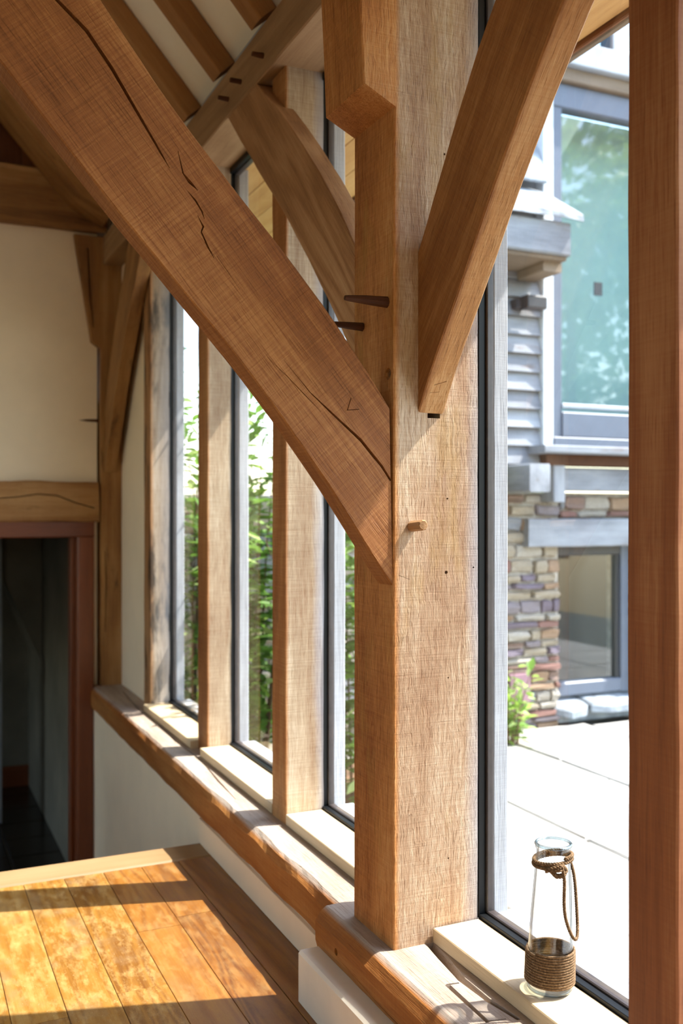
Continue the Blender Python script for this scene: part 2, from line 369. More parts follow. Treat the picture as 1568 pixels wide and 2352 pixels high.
wr = tag(box('wall_right', .928, 1.19, 2.03, 5.3, -2.3, -.995, 'plaster', axis='y', c=.001), kind='structure')
box('wall_base', .917, .93, 2.03, 3.147, -1.099, -1.018, 'plaster', wr, 'y', .001)
pl = box('plinth', .824, 1.19, -3, 2.034, -1.3, -.985, 'plasterw', wr, 'y', .006, 16, .002); pl['label'] = 'white painted plinth under the near sill beam'
box('infill_panel', 1.075, 1.16, 4.50, 5.15, -.90, 1.29, 'plaster', wr, 'z', .001)
def wall_hole(name, x0, x1, y0, y1, z0, z1, hx0, hx1, hz1, mat):
    o = [(x0, z0), (hx0, z0), (hx0, hz1), (hx1, hz1), (hx1, z0), (x1, z0), (x1, z1), (x0, z1)]
    v, f = loft([[(a, t, b) for a, b in o] for t in (y0, y1)])
    return tag(mesh_obj(name, v, f, mat), kind='structure')
wb = wall_hole('wall_back', -4, .955, 5.15, 5.32, -2.3, 1.5, -.10, .93, -.05, 'plaster')
tag(mesh_obj('wall_left', *loft([[(t, a, b) for a, b in ((-3, -2.3), (-3, 1.5), (5.3, 1.5), (5.3, -2.3), (2.9, -2.3), (2.9, -.4), (4.0, -.4), (4.0, 1.1), (1.9, 1.1), (1.9, -.4), (2.89, -.4), (2.89, -2.3))] for t in (-4.1, -4.0)]), 'plaster'), kind='structure')  # opening added out of view to brighten the ceiling slope and plaster
# roof: two slopes with plaster underside
SL = 1.14
def zroof(x): return 1.541+SL*(.98-x)       # plaster underside
def slope(name, a, b, y0, y1, th, mat):
    v, f = loft([[(a[0], t, a[1]), (b[0], t, b[1]), (b[0], t, b[1]+th), (a[0], t, a[1]+th)] for t in (y0, y1)])
    return mesh_obj(name, v, f, mat)
tag(mesh_obj('wall_front', *loft([[(a, t, b) for a, b in ((-4, -2.3), (-4, 1.35), (-1.5, 4.2), (1.0, 1.5), (1.0, -2.3), (-1.9, -2.3), (-1.9, -.6), (-1.3, -.6), (-1.3, .9), (-2.6, .9), (-2.6, -.6), (-1.91, -.6), (-1.91, -2.3))] for t in (-3.1, -3.0)]), 'plaster'), kind='structure')  # wall has an added, unseen opening that lets in fill light
ce = tag(slope('ceiling', (1.10, zroof(1.10)), (-1.5, zroof(-1.5)), -3.0, 5.35, .03, 'ceil'), kind='structure')
tag(slope('ceiling', (-4.12, zroof(1.12)), (-1.5, zroof(-1.5)), -3.0, 5.35, .03, 'ceil'), kind='structure')
rf = tag(slope('roof', (1.20, zroof(1.20)+.05), (-1.5, zroof(-1.5)+.06), -3.0, 5.6, .10, 'slate'), kind='structure')
mesh_obj('roof_slope', *loft([[(-4.2, t, zroof(1.2)+.05), (-1.5, t, zroof(-1.5)+.06), (-1.5, t, zroof(-1.5)+.16), (-4.2, t, zroof(1.2)+.15)] for t in (-3.0, 5.6)]), 'slate', rf)
mesh_obj('sprocket', *loft([[(1.18, t, 1.44), (1.74, t, 1.42), (1.74, t, 1.46), (1.18, t, 1.66)] for t in (-3.0, 5.6)]), 'slate', rf)
# ceiling board joints: thin battens at the eaves between rafters
rafter_y = [3.08+.388*k for k in range(-1, 4)]
for i in range(len(rafter_y)-1):
    ya, yb = rafter_y[i]+.083, rafter_y[i+1]
    v, f = loft([[(x, t, z) for x, z in ((1.02, 1.434), (1.035, 1.434), (1.035, 1.480), (1.02, 1.494))] for t in (ya, yb)])
    b = mesh_obj('eaves_fillet', v, f, 'winpale', ce)
# hall shell
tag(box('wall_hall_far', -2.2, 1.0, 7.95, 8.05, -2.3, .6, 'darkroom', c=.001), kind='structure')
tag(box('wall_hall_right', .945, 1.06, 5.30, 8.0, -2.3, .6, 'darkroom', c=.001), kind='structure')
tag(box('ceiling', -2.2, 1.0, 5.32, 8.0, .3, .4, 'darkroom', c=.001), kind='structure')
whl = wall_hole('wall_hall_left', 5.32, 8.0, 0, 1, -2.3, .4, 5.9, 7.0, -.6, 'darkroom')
for v in whl.data.vertices: pass
whl.matrix_basis = Matrix.Translation((-2.2, 0, 0)) @ Matrix(((0, -.1, 0, 0), (1, 0, 0, 0), (0, 0, 1, 0), (0, 0, 0, 1))) @ WM[whl.name]
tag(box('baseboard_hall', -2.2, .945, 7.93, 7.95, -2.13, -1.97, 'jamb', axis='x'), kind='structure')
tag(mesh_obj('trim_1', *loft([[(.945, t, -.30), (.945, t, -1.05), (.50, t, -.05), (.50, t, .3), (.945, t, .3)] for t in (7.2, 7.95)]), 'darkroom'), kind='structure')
d2 = tag(box('door_2', .05, .66, 7.0, 7.05, -2.12, -.1, 'winpale', c=.003), kind='structure')
box('glazed_slot', .50, .60, 6.99, 7.0, -1.75, -.35, 'black', d2)
box('handle', .62, .64, 6.95, 6.995, -1.15, -1.02, 'metal', d2)
d1 = tag(empty('door_1', (.4, 5.2, -2.13)), kind='structure')
box('door_jamb', .845, .93, 5.09, 5.34, -2.13, -.13, 'jamb', d1, c=.008)
box('door_stop', .825, .846, 5.18, 5.26, -2.13, -.13, 'jamb', d1, c=.003)
box('door_jamb', -.185, -.10, 5.09, 5.34, -2.13, -.13, 'jamb', d1, c=.008)
box('door_head', -.185, .93, 5.09, 5.34, -.13, -.045, 'jamb', d1, 'x', c=.006)

# ================================================================== MAIN POST (jowled)
def jpost(name, prof, x1, y0, y1, mat, origin, c=.003, amp=.0012):
    zs = []
    for (za, xa), (zb, xb) in zip(prof, prof[1:]):
        n = max(1, int(abs(zb-za)/.06))
        zs += [(za+(zb-za)*i/n, xa+(xb-xa)*i/n) for i in range(n)]
    zs.append(prof[-1])
    rings = [[wob(p, amp, 6.) for p in cham([(x, y0, z), (x1, y0, z), (x1, y1, z), (x, y1, z)], c)] for z, x in zs]
    v, f = loft(rings); return mesh_obj(name, v, f, mat, None, frame(origin, (0, 0, 1), (1, 0, 0)))
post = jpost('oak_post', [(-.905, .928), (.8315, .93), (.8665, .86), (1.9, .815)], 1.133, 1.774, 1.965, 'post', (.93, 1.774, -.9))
tag(post, 'big jowled oak post in the centre with a flared head and three projecting pegs', 'post')
NAILS = join([tube([(x, 1.765, z), (x, 1.784, z)], r, 6) for x, z, r in ((1.056, .028, .0022), (1.058, -.349, .002), (1.120, -.118, .0022), (1.053, -.127, .004), (1.058, -.729, .002), (1.093, .724, .0025), (1.049, .752, .0025))])
cut(post, [cutbox(1.008, 1.038, 1.74, 1.85, .196, .24), tube([(.90, 1.80, .287), (.965, 1.80, .287)], .0125, 10), NAILS, slit([(.94, 1.774, -.13), (.965, 1.774, -.139)], [.001, .001], .004, (0, 1, 0))])
peg('peg', (.975, 1.80, -.031), (.962, 1.708, -.026), .0118, .0105, 'peg', post)
peg('peg', (.985, 1.804, .435), (.833, 1.806, .437), .0125, .0065, 'pegd', post)
peg('peg', (.985, 1.922, .404), (.852, 1.922, .406), .0105, .0055, 'pegd', post)
peg('peg', (.99, 1.80, .287), (.943, 1.80, .286), .0105, .0095, 'peg', post)
# cross-frame brace (the big diagonal)
low = [(-.36, 1.40), (-.17, 1.175), (.0, .974), (.164, .778), (.236, .697), (.296, .628), (.358, .556), (.429, .477), (.487, .414), (.554, .345), (.612, .276), (.677, .199), (.74, .117), (.807, .025), (.865, -.06), (.90, -.115), (.928, -.151)]
up = [(-.12, 1.47), (.05, 1.272), (.20, 1.094), (.342, .922), (.389, .853), (.446, .778), (.503, .710), (.571, .637), (.641, .563), (.723, .471), (.788, .395), (.846, .321), (.885, .271), (.921, .214)]
b1 = brace('cross_brace', low, up, 'Y', 1.778, 1.850, 'brace', n=40, cs=[.003, .008, .003, .003], it=1)
tag(b1, 'wide sawn oak brace crossing from upper left to the centre post, split along its length', 'brace')
F = 1.778
def on(pts): return [(a, F, b) for a, b in pts]
cut(b1, [slit(on([(.13, 1.07), (.251, .913), (.311, .862), (.354, .806), (.405, .727), (.446, .663), (.462, .638)]), [.004, .007, .008, .0075, .006, .004, .001], .03, (0, 1, 0)),
         slit(on([(.478, .672), (.488, .632), (.497, .622)]), [.001, .003, .0015], .02, (0, 1, 0)),
         slit(on([(.486, .634), (.501, .617), (.516, .604)]), [.002, .007, .001], .025, (0, 1, 0)),
         slit(on([(.497, .600), (.512, .584), (.524, .566), (.529, .552)]), [.001, .004, .003, .001], .02, (0, 1, 0)),
         slit(on([(.516, .557), (.527, .537), (.523, .527), (.536, .500), (.548, .480)]), [.001, .0045, .003, .004, .001], .02, (0, 1, 0)),
         slit(on([(.553, .485), (.575, .457), (.60, .425)]), [.0008, .0014, .0006], .008, (0, 1, 0)),
         slit(on([(.655, .300), (.700, .262), (.732, .232), (.768, .199)]), [.0006, .0016, .0022, .0006], .012, (0, 1, 0)),
         slit(on([(.690, .296), (.745, .236), (.798, .192), (.855, .146), (.903, .094), (.924, .064)]), [.0006, .0022, .0045, .007, .0065, .005], .025, (0, 1, 0)),
         slit(on([(.834, .230), (.8255, .204)]), [.0024, .0026], .005, (0, 1, 0)), slit(on([(.8245, .2045), (.852, .2075)]), [.0026, .0020], .005, (0, 1, 0))])
tag(box('tie_beam', -4, .84, 1.774, 1.965, 1.44, 1.72, 'brace', axis='x'), 'oak tie beam over the room at the head of the wide split brace', 'beam')
# plate braces
lowB = [(1.80, .196), (1.774, .206), (1.760, .226), (1.729, .282), (1.66, .371), (1.63, .404), (1.557, .51), (1.48, .616), (1.384, .732), (1.294, .833), (1.17, .955), (1.02, 1.09), (.83, 1.285)]
upB = [(1.80, .520), (1.774, .549), (1.703, .661), (1.603, .801), (1.557, .869), (1.498, .931), (1.40, 1.05), (1.30, 1.16), (1.18, 1.285)]
lowB = lowB[1:]; upB = upB[1:]
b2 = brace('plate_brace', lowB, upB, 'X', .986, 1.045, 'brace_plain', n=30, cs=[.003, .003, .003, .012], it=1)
tag(b2, 'curved oak brace rising to the right from the lit face of the centre post', 'brace')
cut(b2, [slit([(1.004, 1.742, .262), (1.03, 1.7355, .270)], [.0015, .002], .012, (0, .8, .6)), slit([(1.000, 1.750, .2455), (1.022, 1.748, .249)], [.0015, .0008], .01, (0, .8, .6))])
lowC = [(1.967, .20), (2.078, .355), (2.142, .430), (2.249, .540), (2.375, .672), (2.513, .813), (2.728, .989), (2.929, 1.175), (3.045, 1.283)]
upC = [(1.967, .475), (2.087, .64), (2.157, .726), (2.274, .853), (2.42, .992), (2.583, 1.141), (2.765, 1.283)]
tag(brace('plate_brace', lowC, upC, 'X', .986, 1.046, 'brace_dark', n=26), 'curved oak brace with swirling knot figure, behind the centre post', 'brace')
lowD = [(y+3.334, z) for y, z in lowB]; upD = [(y+3.334, z) for y, z in upB]
tag(brace('plate_brace', lowD, upD, 'X', .986, 1.045, 'old', n=24), 'narrow curved brace on the far corner post by the white wall', 'brace')
# wall plate, eaves
wp = box('wall_plate', .98, 1.17, -3.0, 5.3, 1.283, 1.432, 'plate', None, 'y', .004, 60, .002)
tag(wp, 'long oak wall plate under the rafters with small pegs showing', 'beam')
for y, z in ((2.693, 1.336), (2.898, 1.342), (3.021, 1.335), (1.40, 1.345), (4.2, 1.34)):
    peg('peg', (1.0, y, z), (.945, y+.004, z+.002), .0085, .007, 'pegd', wp)
es = tag(empty('eaves_soffit', (1.17, 1.0, 1.29)), 'pale board soffit and dark edge trim of the eaves outside the glass', 'soffit')
for k in range(4): box('soffit_board', 1.172+.132*k, 1.172+.132*k+.130, -3.0, 5.55, 1.285, 1.303, 'soffit', es, 'y', .002)
box('fascia', 1.70, 1.712, -3.0, 5.55, 1.270, 1.42, 'gable', es, 'y', .003)
box('gutter_edge', 1.712, 1.735, -3.0, 5.55, 1.268, 1.41, 'greyb', es, 'y', .004)
# rafters
lab = {0: 'nearest to the camera-side post head', 1: 'middle one of the three seen', 2: 'third one back'}
for k, y in enumerate(rafter_y):
    x0, z0 = 1.06, 1.432+SL*(.98-1.06); x1 = -1.5; z1 = 1.432+SL*(.98+1.5); t = .0695
    r = [[(a, y, b), (a, y+.082, b), (a+t*.75, y+.082, b+t*.66), (a+t*.75, y, b+t*.66)] for a, b in ((x0-.09, z0+.09*SL), ((x0+x1)/2, (z0+z1)/2), (x1, z1))]
    v, f = loft([cham(q, .003) for q in r])
    o = mesh_obj('rafter', v, f, 'rafter', None, frame((x0, y, z0), (-1, 0, SL), (0, 1, 0)))
    L = {0: 'oak rafter just out of the picture above the post head', 1: 'oak rafter at the top, right of the other two visible ones, above the pegged plate', 2: 'middle oak rafter of the three between pale ceiling strips', 3: 'oak rafter lying partly behind the wide split brace, left of the others', 4: 'oak rafter hidden behind the wide split brace'}.get(k)
    tag(o, L or 'oak rafter of the sloping ceiling outside the view', 'rafter', 'rafters on the wall plate')
# ================================================================== far end: corner post, tie beam, lintel
fp = jpost('corner_post', [(-.905, .965), (.846, .965), (.878, .919), (1.425, .832)], 1.13, 5.11, 5.30, 'old', (.965, 5.11, -.9), amp=.003)
tag(fp, 'dark stained far corner post with flared head beside the cream end wall', 'post')
cut(fp, [slit([(.99, 5.11, -.62), (.995, 5.11, -.35), (.988, 5.11, -.20)], [.004, .012, .004], .02, (0, 1, 0)), slit([(.90, 5.11, 1.36), (.915, 5.11, 1.1), (.93, 5.11, .95)], [.008, .02, .006], .02, (0, 1, 0))])
peg('peg', (.98, 5.16, .475), (.855, 5.16, .475), .014, .010, 'pegd', fp)
tag(box('tie_beam', -4, 1.0, 5.10, 5.32, 1.446, 1.735, 'old', None, 'x', .006, 30, .006), 'heavy dark tie beam across the top of the cream end wall', 'beam')
lb = box('door_lintel_beam', -1.2, .955, 5.085, 5.32, -.05, .155, 'old', None, 'x', .008, 30, .008)
tag(lb, 'rough oak lintel beam with a wavy split over the dark doorway', 'lintel')
cut(lb, [slit([(.20, 5.085, .06), (.40, 5.085, .062), (.55, 5.085, .075), (.65, 5.085, .09), (.74, 5.085, .085), (.84, 5.085, .045), (.93, 5.085, .02)], [.006, .006, .007, .008, .008, .009, .006], .03, (0, 1, 0))])
pr = mesh_obj('principal_rafter', *loft([[(.97, t, zroof(.97)-.085), (.97, t, zroof(.97)-.003), (-1.5, t, zroof(-1.5)-.003), (-1.5, t, zroof(-1.5)-.19), (.80, t, zroof(.80)-.19)] for t in (4.84, 5.095)]), 'old', None, frame((1, 4.84, 1.5), (-1, 0, SL), (0, 1, 0)))
tag(pr, 'dark sloping principal rafter against the far gable boarding', 'beam')
gb = tag(empty('gable_boarding', (-1.5, 5.24, 1.7)), 'dark brown boarding in the gable above the far tie beam', 'boarding')
for i in range(38):
    xa = .98-.1305*i; xb = xa-.130; zz = [min(zroof(x), zroof(-3.0-x))-.006 for x in (xa, xb)]; y = 5.22+.006*(i % 2)
    if min(zz) > 1.76: mesh_obj('board', *loft([cham([(xb, t, 1.736), (xa, t, 1.736), (xa, t, zz[0]), (xb, t, zz[1])], .002) for t in (y, y+.03)]), 'gable', gb, frame((xb, y, 1.7)))
tag(box('wall_gable', -3.6, .70, 5.262, 5.30, 1.75, 1.80, 'sub'), kind='structure')

# ================================================================== sill beams
def sillbeam(name, xf, y0, y1, zb, xt, chx, chz, mat, amp, label, n):
    amp *= .6
    rings = []
    for i in range(n+1):
        y = y0+(y1-y0)*i/n; e = noise.noise(Vector((y*6, 1.7, xf)))*amp; e2 = noise.noise(Vector((y*23, 4.2, xf)))*amp*.5
        rings.append([(xf+.006+e2*.5, y, zb+e*.6), (xf+e*.25, y, zb+.02), (xf+e*.3, y, -.9-chz+e), (xf+chx*.55+e, y, -.9-chz*.3+e2*.4), (xf+chx+e+e2, y, -.9), (xf+chx+.05, y, -.899), (xt, y, -.899), (xt, y, zb)])
    v, f = loft(rings)
    o = mesh_obj(name, v, f, mat, None, frame((xf+chx, y0, -.9), (0, 1, 0), (1, 0, 0))); return tag(o, label, 'beam')
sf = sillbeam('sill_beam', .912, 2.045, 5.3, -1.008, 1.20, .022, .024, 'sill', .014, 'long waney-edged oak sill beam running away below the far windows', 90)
cut(sf, [slit([(1.012, 4.05, -.899), (1.000, 3.748, -.899), (1.006, 3.50, -.899), (.998, 3.324, -.899), (.980, 3.124, -.899), (.968, 2.913, -.899)], [.006, .012, .008, .007, .009, .002], .02, (0, 0, -1)),
         slit([(1.036, 4.9, -.899), (1.010, 4.45, -.899), (1.006, 4.2, -.899)], [.006, .010, .002], .02, (0, 0, -1))])
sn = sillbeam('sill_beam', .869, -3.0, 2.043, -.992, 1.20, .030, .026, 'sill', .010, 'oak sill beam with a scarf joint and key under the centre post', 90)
cut(sn, [slit([(1.012, 1.772, -.899), (1.004, 1.705, -.899), (.990, 1.610, -.899), (.992, 1.52, -.899), (1.004, 1.44, -.899)], [.022, .026, .020, .014, .010], .02, (0, 0, -1)),
         slit([(.952, 1.604, -.899), (.978, 1.600, -.899)], [.006, .005], .02, (0, 0, -1)), slit([(.954, 1.603, -.899), (.949, 1.455, -.899)], [.012, .010], .02, (0, 0, -1)),
         slit([(.949, 1.458, -.899), (.985, 1.452, -.899)], [.005, .005], .012, (0, 0, -1)),
         tube([(.86, 1.93, -.955), (.89, 1.93, -.955)], .008, 8), slit([(.869, 1.90, -.965), (.869, 1.7, -.975), (.869, 1.45, -.98)], [.001, .002, .001], .01, (1, 0, 0))])

# ================================================================== mullions with outside glazing bars
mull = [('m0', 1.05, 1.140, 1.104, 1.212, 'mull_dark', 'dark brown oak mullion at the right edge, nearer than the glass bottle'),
        ('m3', 1.018, 1.140, 2.615, 2.722, 'mull', 'oak mullion first behind the centre post, tallest of the lit three'),
        ('m2', 1.046, 1.140, 3.480, 3.600, 'mull', 'oak mullion second behind the centre post'),
        ('m1', 1.049, 1.140, 4.376, 4.500, 'mull_grey', 'grey blotched oak mullion beside the far plaster panel')]
def outside_bars(p, y0, y1):
    box('glazing_gasket', 1.134, 1.151, y0+.001, y1-.001, -.868, 1.283, 'black', p, 'z', .001)
    box('glazing_bar', 1.151, 1.168, y0-.006, y1+.006, -.868, 1.283, 'bronze', p, 'z', .002)
    b = box('cover_board', 1.168, 1.206, y0-.004, y1+.004, -.868, 1.283, 'grey', p, 'z', .003, 20, .001); b['label'] = 'silver grey weathered cover board outside the glass'
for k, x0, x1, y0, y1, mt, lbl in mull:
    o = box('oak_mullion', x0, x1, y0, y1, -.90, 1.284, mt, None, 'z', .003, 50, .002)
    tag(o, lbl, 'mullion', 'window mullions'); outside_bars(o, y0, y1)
outside_bars(post, 1.774, 1.965)
# ================================================================== windows
gaps = [(1.212, 1.774), (1.965, 2.615), (2.722, 3.480), (3.600, 4.376), (.20, 1.104)]
for i, (a, b) in enumerate(gaps):
    wn = tag(empty('window_%d' % (i+1), (1.15, (a+b)/2, -.87)), kind='structure')
    e = .003
    sb = box('sill_board', 1.018 if i else 1.020, 1.133, a+e, b-e, -.899, -.868, 'board', wn, 'y', .002, 10, .0008); sb['label'] = 'pale new oak sill board'
    box('bottom_gasket', 1.134, 1.150, a, b, -.885, -.860, 'black', wn, 'y', .001)
    box('bottom_bar', 1.151, 1.172, a, b, -.890, -.855, 'bronze', wn, 'y', .002)
    box('outer_sill', 1.172, 1.235, a, b, -.905, -.862, 'grey', wn, 'y', .003)
    box('top_gasket', 1.134, 1.150, a, b, 1.262, 1.283, 'black', wn, 'y', .001)
    box('top_bar', 1.151, 1.172, a, b, 1.258, 1.284, 'bronze', wn, 'y', .002)
    g = mesh_obj('glass_pane', [(1.1505, a-.004, -.880), (1.1505, b+.004, -.880), (1.1505, b+.004, 1.282), (1.1505, a-.004, 1.282)], [(0, 1, 2, 3)], 'glass', wn)

# ================================================================== glass bottle
JX, JY, JZ = 1.083, 1.4586, -.868
RV = Vector((.9095, -.4158, 0)); TC = Vector((-.4158, -.9095, 0))
def J(a, b, c): return Vector((JX, JY, JZ))+RV*(a+.030*c)+TC*b+Vector((0, 0, c*1.045))
bot = tag(empty('glass_bottle', (JX, JY, JZ)), 'clear glass bottle wrapped with jute twine on the window sill', 'bottle')
prof = [(0, .0), (.034, 0), (.0395, .002), (.0412, .007), (.0414, .02), (.0408, .06), (.0385, .11), (.0352, .165), (.0322, .21), (.0303, .232), (.0298, .238), (.0308, .243), (.0328, .247), (.0334, .251), (.0326, .2545), (.0308, .2555), (.0292, .2535), (.0282, .246), (.0278, .236), (.0296, .212), (.0328, .165), (.0361, .11), (.0383, .06), (.0388, .024), (.036, .015), (.02, .0135), (0, .0145)]
seg = 56; v = []; f = []
for r, z in prof:
    if r == 0: v.append(J(0, 0, z+.0005))
    else:
        for k in range(seg):
            a = 2*math.pi*k/seg; rr = r*(1+.006*noise.noise(Vector((math.cos(a)*2, math.sin(a)*2, z*22)))) if .03 < z < .23 else r
            v.append(J(rr*math.cos(a), rr*math.sin(a), z+.0005))
idx = [0]; cur = 1
for r, z in prof[1:-1]: idx.append(cur); cur += seg
for k in range(seg): f.append((0, idx[1]+(k+1) % seg, idx[1]+k)); f.append((cur, idx[-1]+k, idx[-1]+(k+1) % seg))
for a, b in zip(idx[1:], idx[2:]):
    for k in range(seg): f.append((a+k, a+(k+1) % seg, b+(k+1) % seg, b+k))
mesh_obj('glass_body', v, f, 'jar', bot, smooth=True)
def ring_(z, r, t, nm):
    P = [J(r*math.cos(2*math.pi*k/40), r*math.sin(2*math.pi*k/40), z) for k in range(40)]
    mesh_obj(nm, *tube(P, t, 8, True), 'jarrim', bot, smooth=True)
ring_(.2525, .0318, .0027, 'rim'); ring_(.0062, .0388, .0026, 'base_ring')
def rope(path, r, pitch, strands=3):
    P = resample(path, max(12, int(sum((Vector(b)-Vector(a)).length for a, b in zip(path, path[1:]))/(pitch/7)))); out = []
    for s in range(strands):
        q = []; nrm = None; L = 0
        for i, p in enumerate(P):
            t = (P[min(i+1, len(P)-1)]-P[max(i-1, 0)]).normalized(); L += (p-P[i-1]).length if i else 0
            if nrm is None: nrm = t.orthogonal().normalized()
            nrm = (nrm-t*nrm.dot(t)).normalized(); b = t.cross(nrm); a = 2*math.pi*(L/pitch+s/strands)
            q.append(p+(nrm*math.cos(a)+b*math.sin(a))*r*.52)
        out.append(tube(q, r*.56, 6))
    return join(out)
def rj(z):
    for (r0, z0), (r1, z1) in zip(prof[1:15], prof[2:15]):
        if z0 <= z <= z1: return r0+(r1-r0)*(z-z0)/(z1-z0)
    return .03
coil = []; turns = 12.4
for i in range(int(turns*44)+1):
    a = 2*math.pi*i/44; z = .0165+.0560*i/(turns*44); r = rj(z)+.0022; coil.append(J(r*math.cos(a), r*math.sin(a), z))
mesh_obj('twine_wrap', *tube(coil, .00255, 6), 'rope', bot, smooth=True)
nk = []
for i in range(2*40+1):
    a = math.radians(65)+2*math.pi*i/40; z = .2235+.0065*i/40+.0045*math.cos(a-.3); r = rj(min(z, .235))+.0036; nk.append(J(r*math.cos(a), r*math.sin(a), z-.004))
nro = mesh_obj('neck_rope', *rope(nk, .0037, .015), 'rope', bot, smooth=True)
kn = [J(-.020, .031, .216), J(-.006, .037, .222), J(.008, .0385, .226), J(.016, .034, .219), J(.010, .039, .210), J(-.002, .038, .209), J(-.010, .036, .217), J(.006, .041, .222)]
mesh_obj('knot', *rope(kn, .0045, .016), 'rope', nro, smooth=True)
lp = [J(.008, .040, .222), J(.0125, .041, .208), J(.0125, .040, .165), J(.0145, .041, .142), J(.021, .042, .122), J(.030, .041, .104), J(.0375, .036, .0955), J(.0425, .026, .100), J(.0445, .014, .118), J(.0435, .006, .150), J(.0415, .0, .185), J(.037, -.004, .212), J(.031, -.012, .224)]
mesh_obj('hanging_loop', *rope([tuple(p) for p in smooth_poly(resample(lp, 40), 3)], .0031, .013), 'rope', nro, smooth=True)

# ================================================================== OUTSIDE: paving
pav = tag(box('paving', 1.2, 9, -9, 8, -1.60, -1.475, 'joint', axis='y', c=.001), kind='structure')
gx = [1.24, 2.0, 2.745, 3.495, 4.25, 5.0, 5.9, 6.8]
rr = random.Random(4)
GY = {2: [5.36, 4.14, 3.44, 2.75, 1.9, 1.0, .1, -.9], 1: [5.36, 4.1, 3.40, 2.6, 1.7, 1.0, .2, -.8], 3: [5.34, 4.62, 3.75, 2.9, 2.2, 1.3, .3, -.7]}
for i in range(7):
    ys = GY.get(i) or [5.34-.83*k+rr.uniform(-.15, .15) for k in range(8)]
    if i == 0: ys = [4.06, 3.3, 2.5, 1.7, .9, 0, -.9]
    for ya, yb in zip(ys, ys[1:]):
        g = .026 if i == 2 else .010
        x0, x1 = gx[i]+.008, gx[i+1]-(g if i == 2 else .008)
        s = [(x0, yb+.008), (x1, yb+.008), (x1, ya-.006), (x0, ya-.006)]
        z = -1.43+rr.uniform(-.004, .004); r0 = []; r1 = []; r2 = []
        for k in range(4):
            (ax, ay), (bx, by) = s[k], s[(k+1) % 4]
            for u in range(6):
                q = Vector((ax+(bx-ax)*u/6, ay+(by-ay)*u/6, 0)); q += Vector((noise.noise(q*3.1), noise.noise(q*3.1+Vector((7, 0, 0))), 0))*.010; c = Vector(((x0+x1)/2, (ya+yb)/2, 0))
                r0.append((q.x, q.y, -1.49)); r1.append((q.x, q.y, z-.010)); qq = q+(c-q).normalized()*.010; r2.append((qq.x, qq.y, z))
        mesh_obj('paving_slab', *loft([r0, r1, r2]), 'paving', pav)
bed = tag(box('soil_bed', 1.22, 2.35, 4.08, 5.34, -1.5, -1.40, 'soil', None, 'y', .02, 12, .02), 'brown soil bed beneath the green shrubs outside', 'soil')
bed['kind'] = 'structure'
# ---------------- stone wall of the neighbouring house
def stone_mesh(seed):
    r = random.Random(seed); c = [(-.5, -.5), (-.1, -.52), (.5, -.5), (.53, 0), (.5, .5), (.05, .53), (-.5, .5), (-.52, 0)]
    c = [(a+r.uniform(-.05, .05), b+r.uniform(-.09, .09)) for a, b in c]
    rings = [[(a, .5, b) for a, b in c], [(a, -.28, b) for a, b in c], [(a*.90, -.5+r.uniform(-.12, .08), b*.80) for a, b in c]]
    v, f = loft(rings); me = bpy.data.meshes.new('stone'); me.from_pydata(v, [], f)
    bm = bmesh.new(); bm.from_mesh(me); bmesh.ops.recalc_face_normals(bm, faces=bm.faces); bm.to_mesh(me); bm.free(); return me
SM = []
for k in range(8):
    for s in range(3):
        me = stone_mesh(k*7+s); me.materials.append(M['stone%d' % k]); SM.append(me)
def stone_wall(name, label, x0, x1, z0, z1, yf, th, rnd, holes=(), big=1., pool=None):
    wl = tag(box(name, x0, x1, yf+.02, yf+th, z0, z1, 'mortar', None, 'x', .002), label, 'wall')
    z = z0; cnt = 0
    while z < z1-.02 and cnt < 298:
        h = rnd.choice((.035, .045, .05, .06, .08, .10))*big; h = min(h, z1-z); x = x0+rnd.uniform(-.1, 0)
        while x < x1 and cnt < 298:
            wd = rnd.uniform(.10, .30)*big*(1.2 if h < .06 else .85); a, b = max(x, x0), min(x+wd, x1)
            if b-a > .03 and not any(a < hx1-.01 and b > hx0+.01 and z < hz1-.01 and z+h > hz0+.01 for hx0, hx1, hz0, hz1 in holes):
                o = bpy.data.objects.new('stone', rnd.choice(pool or SM)); hh = h*rnd.uniform(.84, .98)
                m = Matrix.Translation(((a+b)/2, yf+.035+rnd.uniform(-.012, .010), z+h/2+H)) @ Matrix.Rotation(rnd.uniform(-.03, .03), 4, 'Y') @ Matrix.Diagonal((b-a-.014, .09, hh-.006, 1))
                link(o, wl, m); cnt += 1
            x += wd
        z += h
    return wl
rs = random.Random(11)
swl = stone_wall('stone_wall', 'random rubble stone wall of the house across the courtyard', 3.30, 4.062, -1.46, .12, 5.36, .35, rs)
swu = stone_wall('stone_wall', 'strip of rubble stone above the weathered window lintel outside', 4.064, 7.4, -.04, .13, 5.37, .3, rs)
stone_wall('garden_wall', 'low rubble wall behind the green shrubs outside', 1.21, 3.29, -1.46, .10, 5.40, .3, random.Random(5), big=1.5, pool=SM[6:12]+SM[18:21])
stone_wall('stone_wall', 'rubble wall right of the low grey window outside', 4.72, 7.4, -1.46, -.04, 5.37, .3, rs)
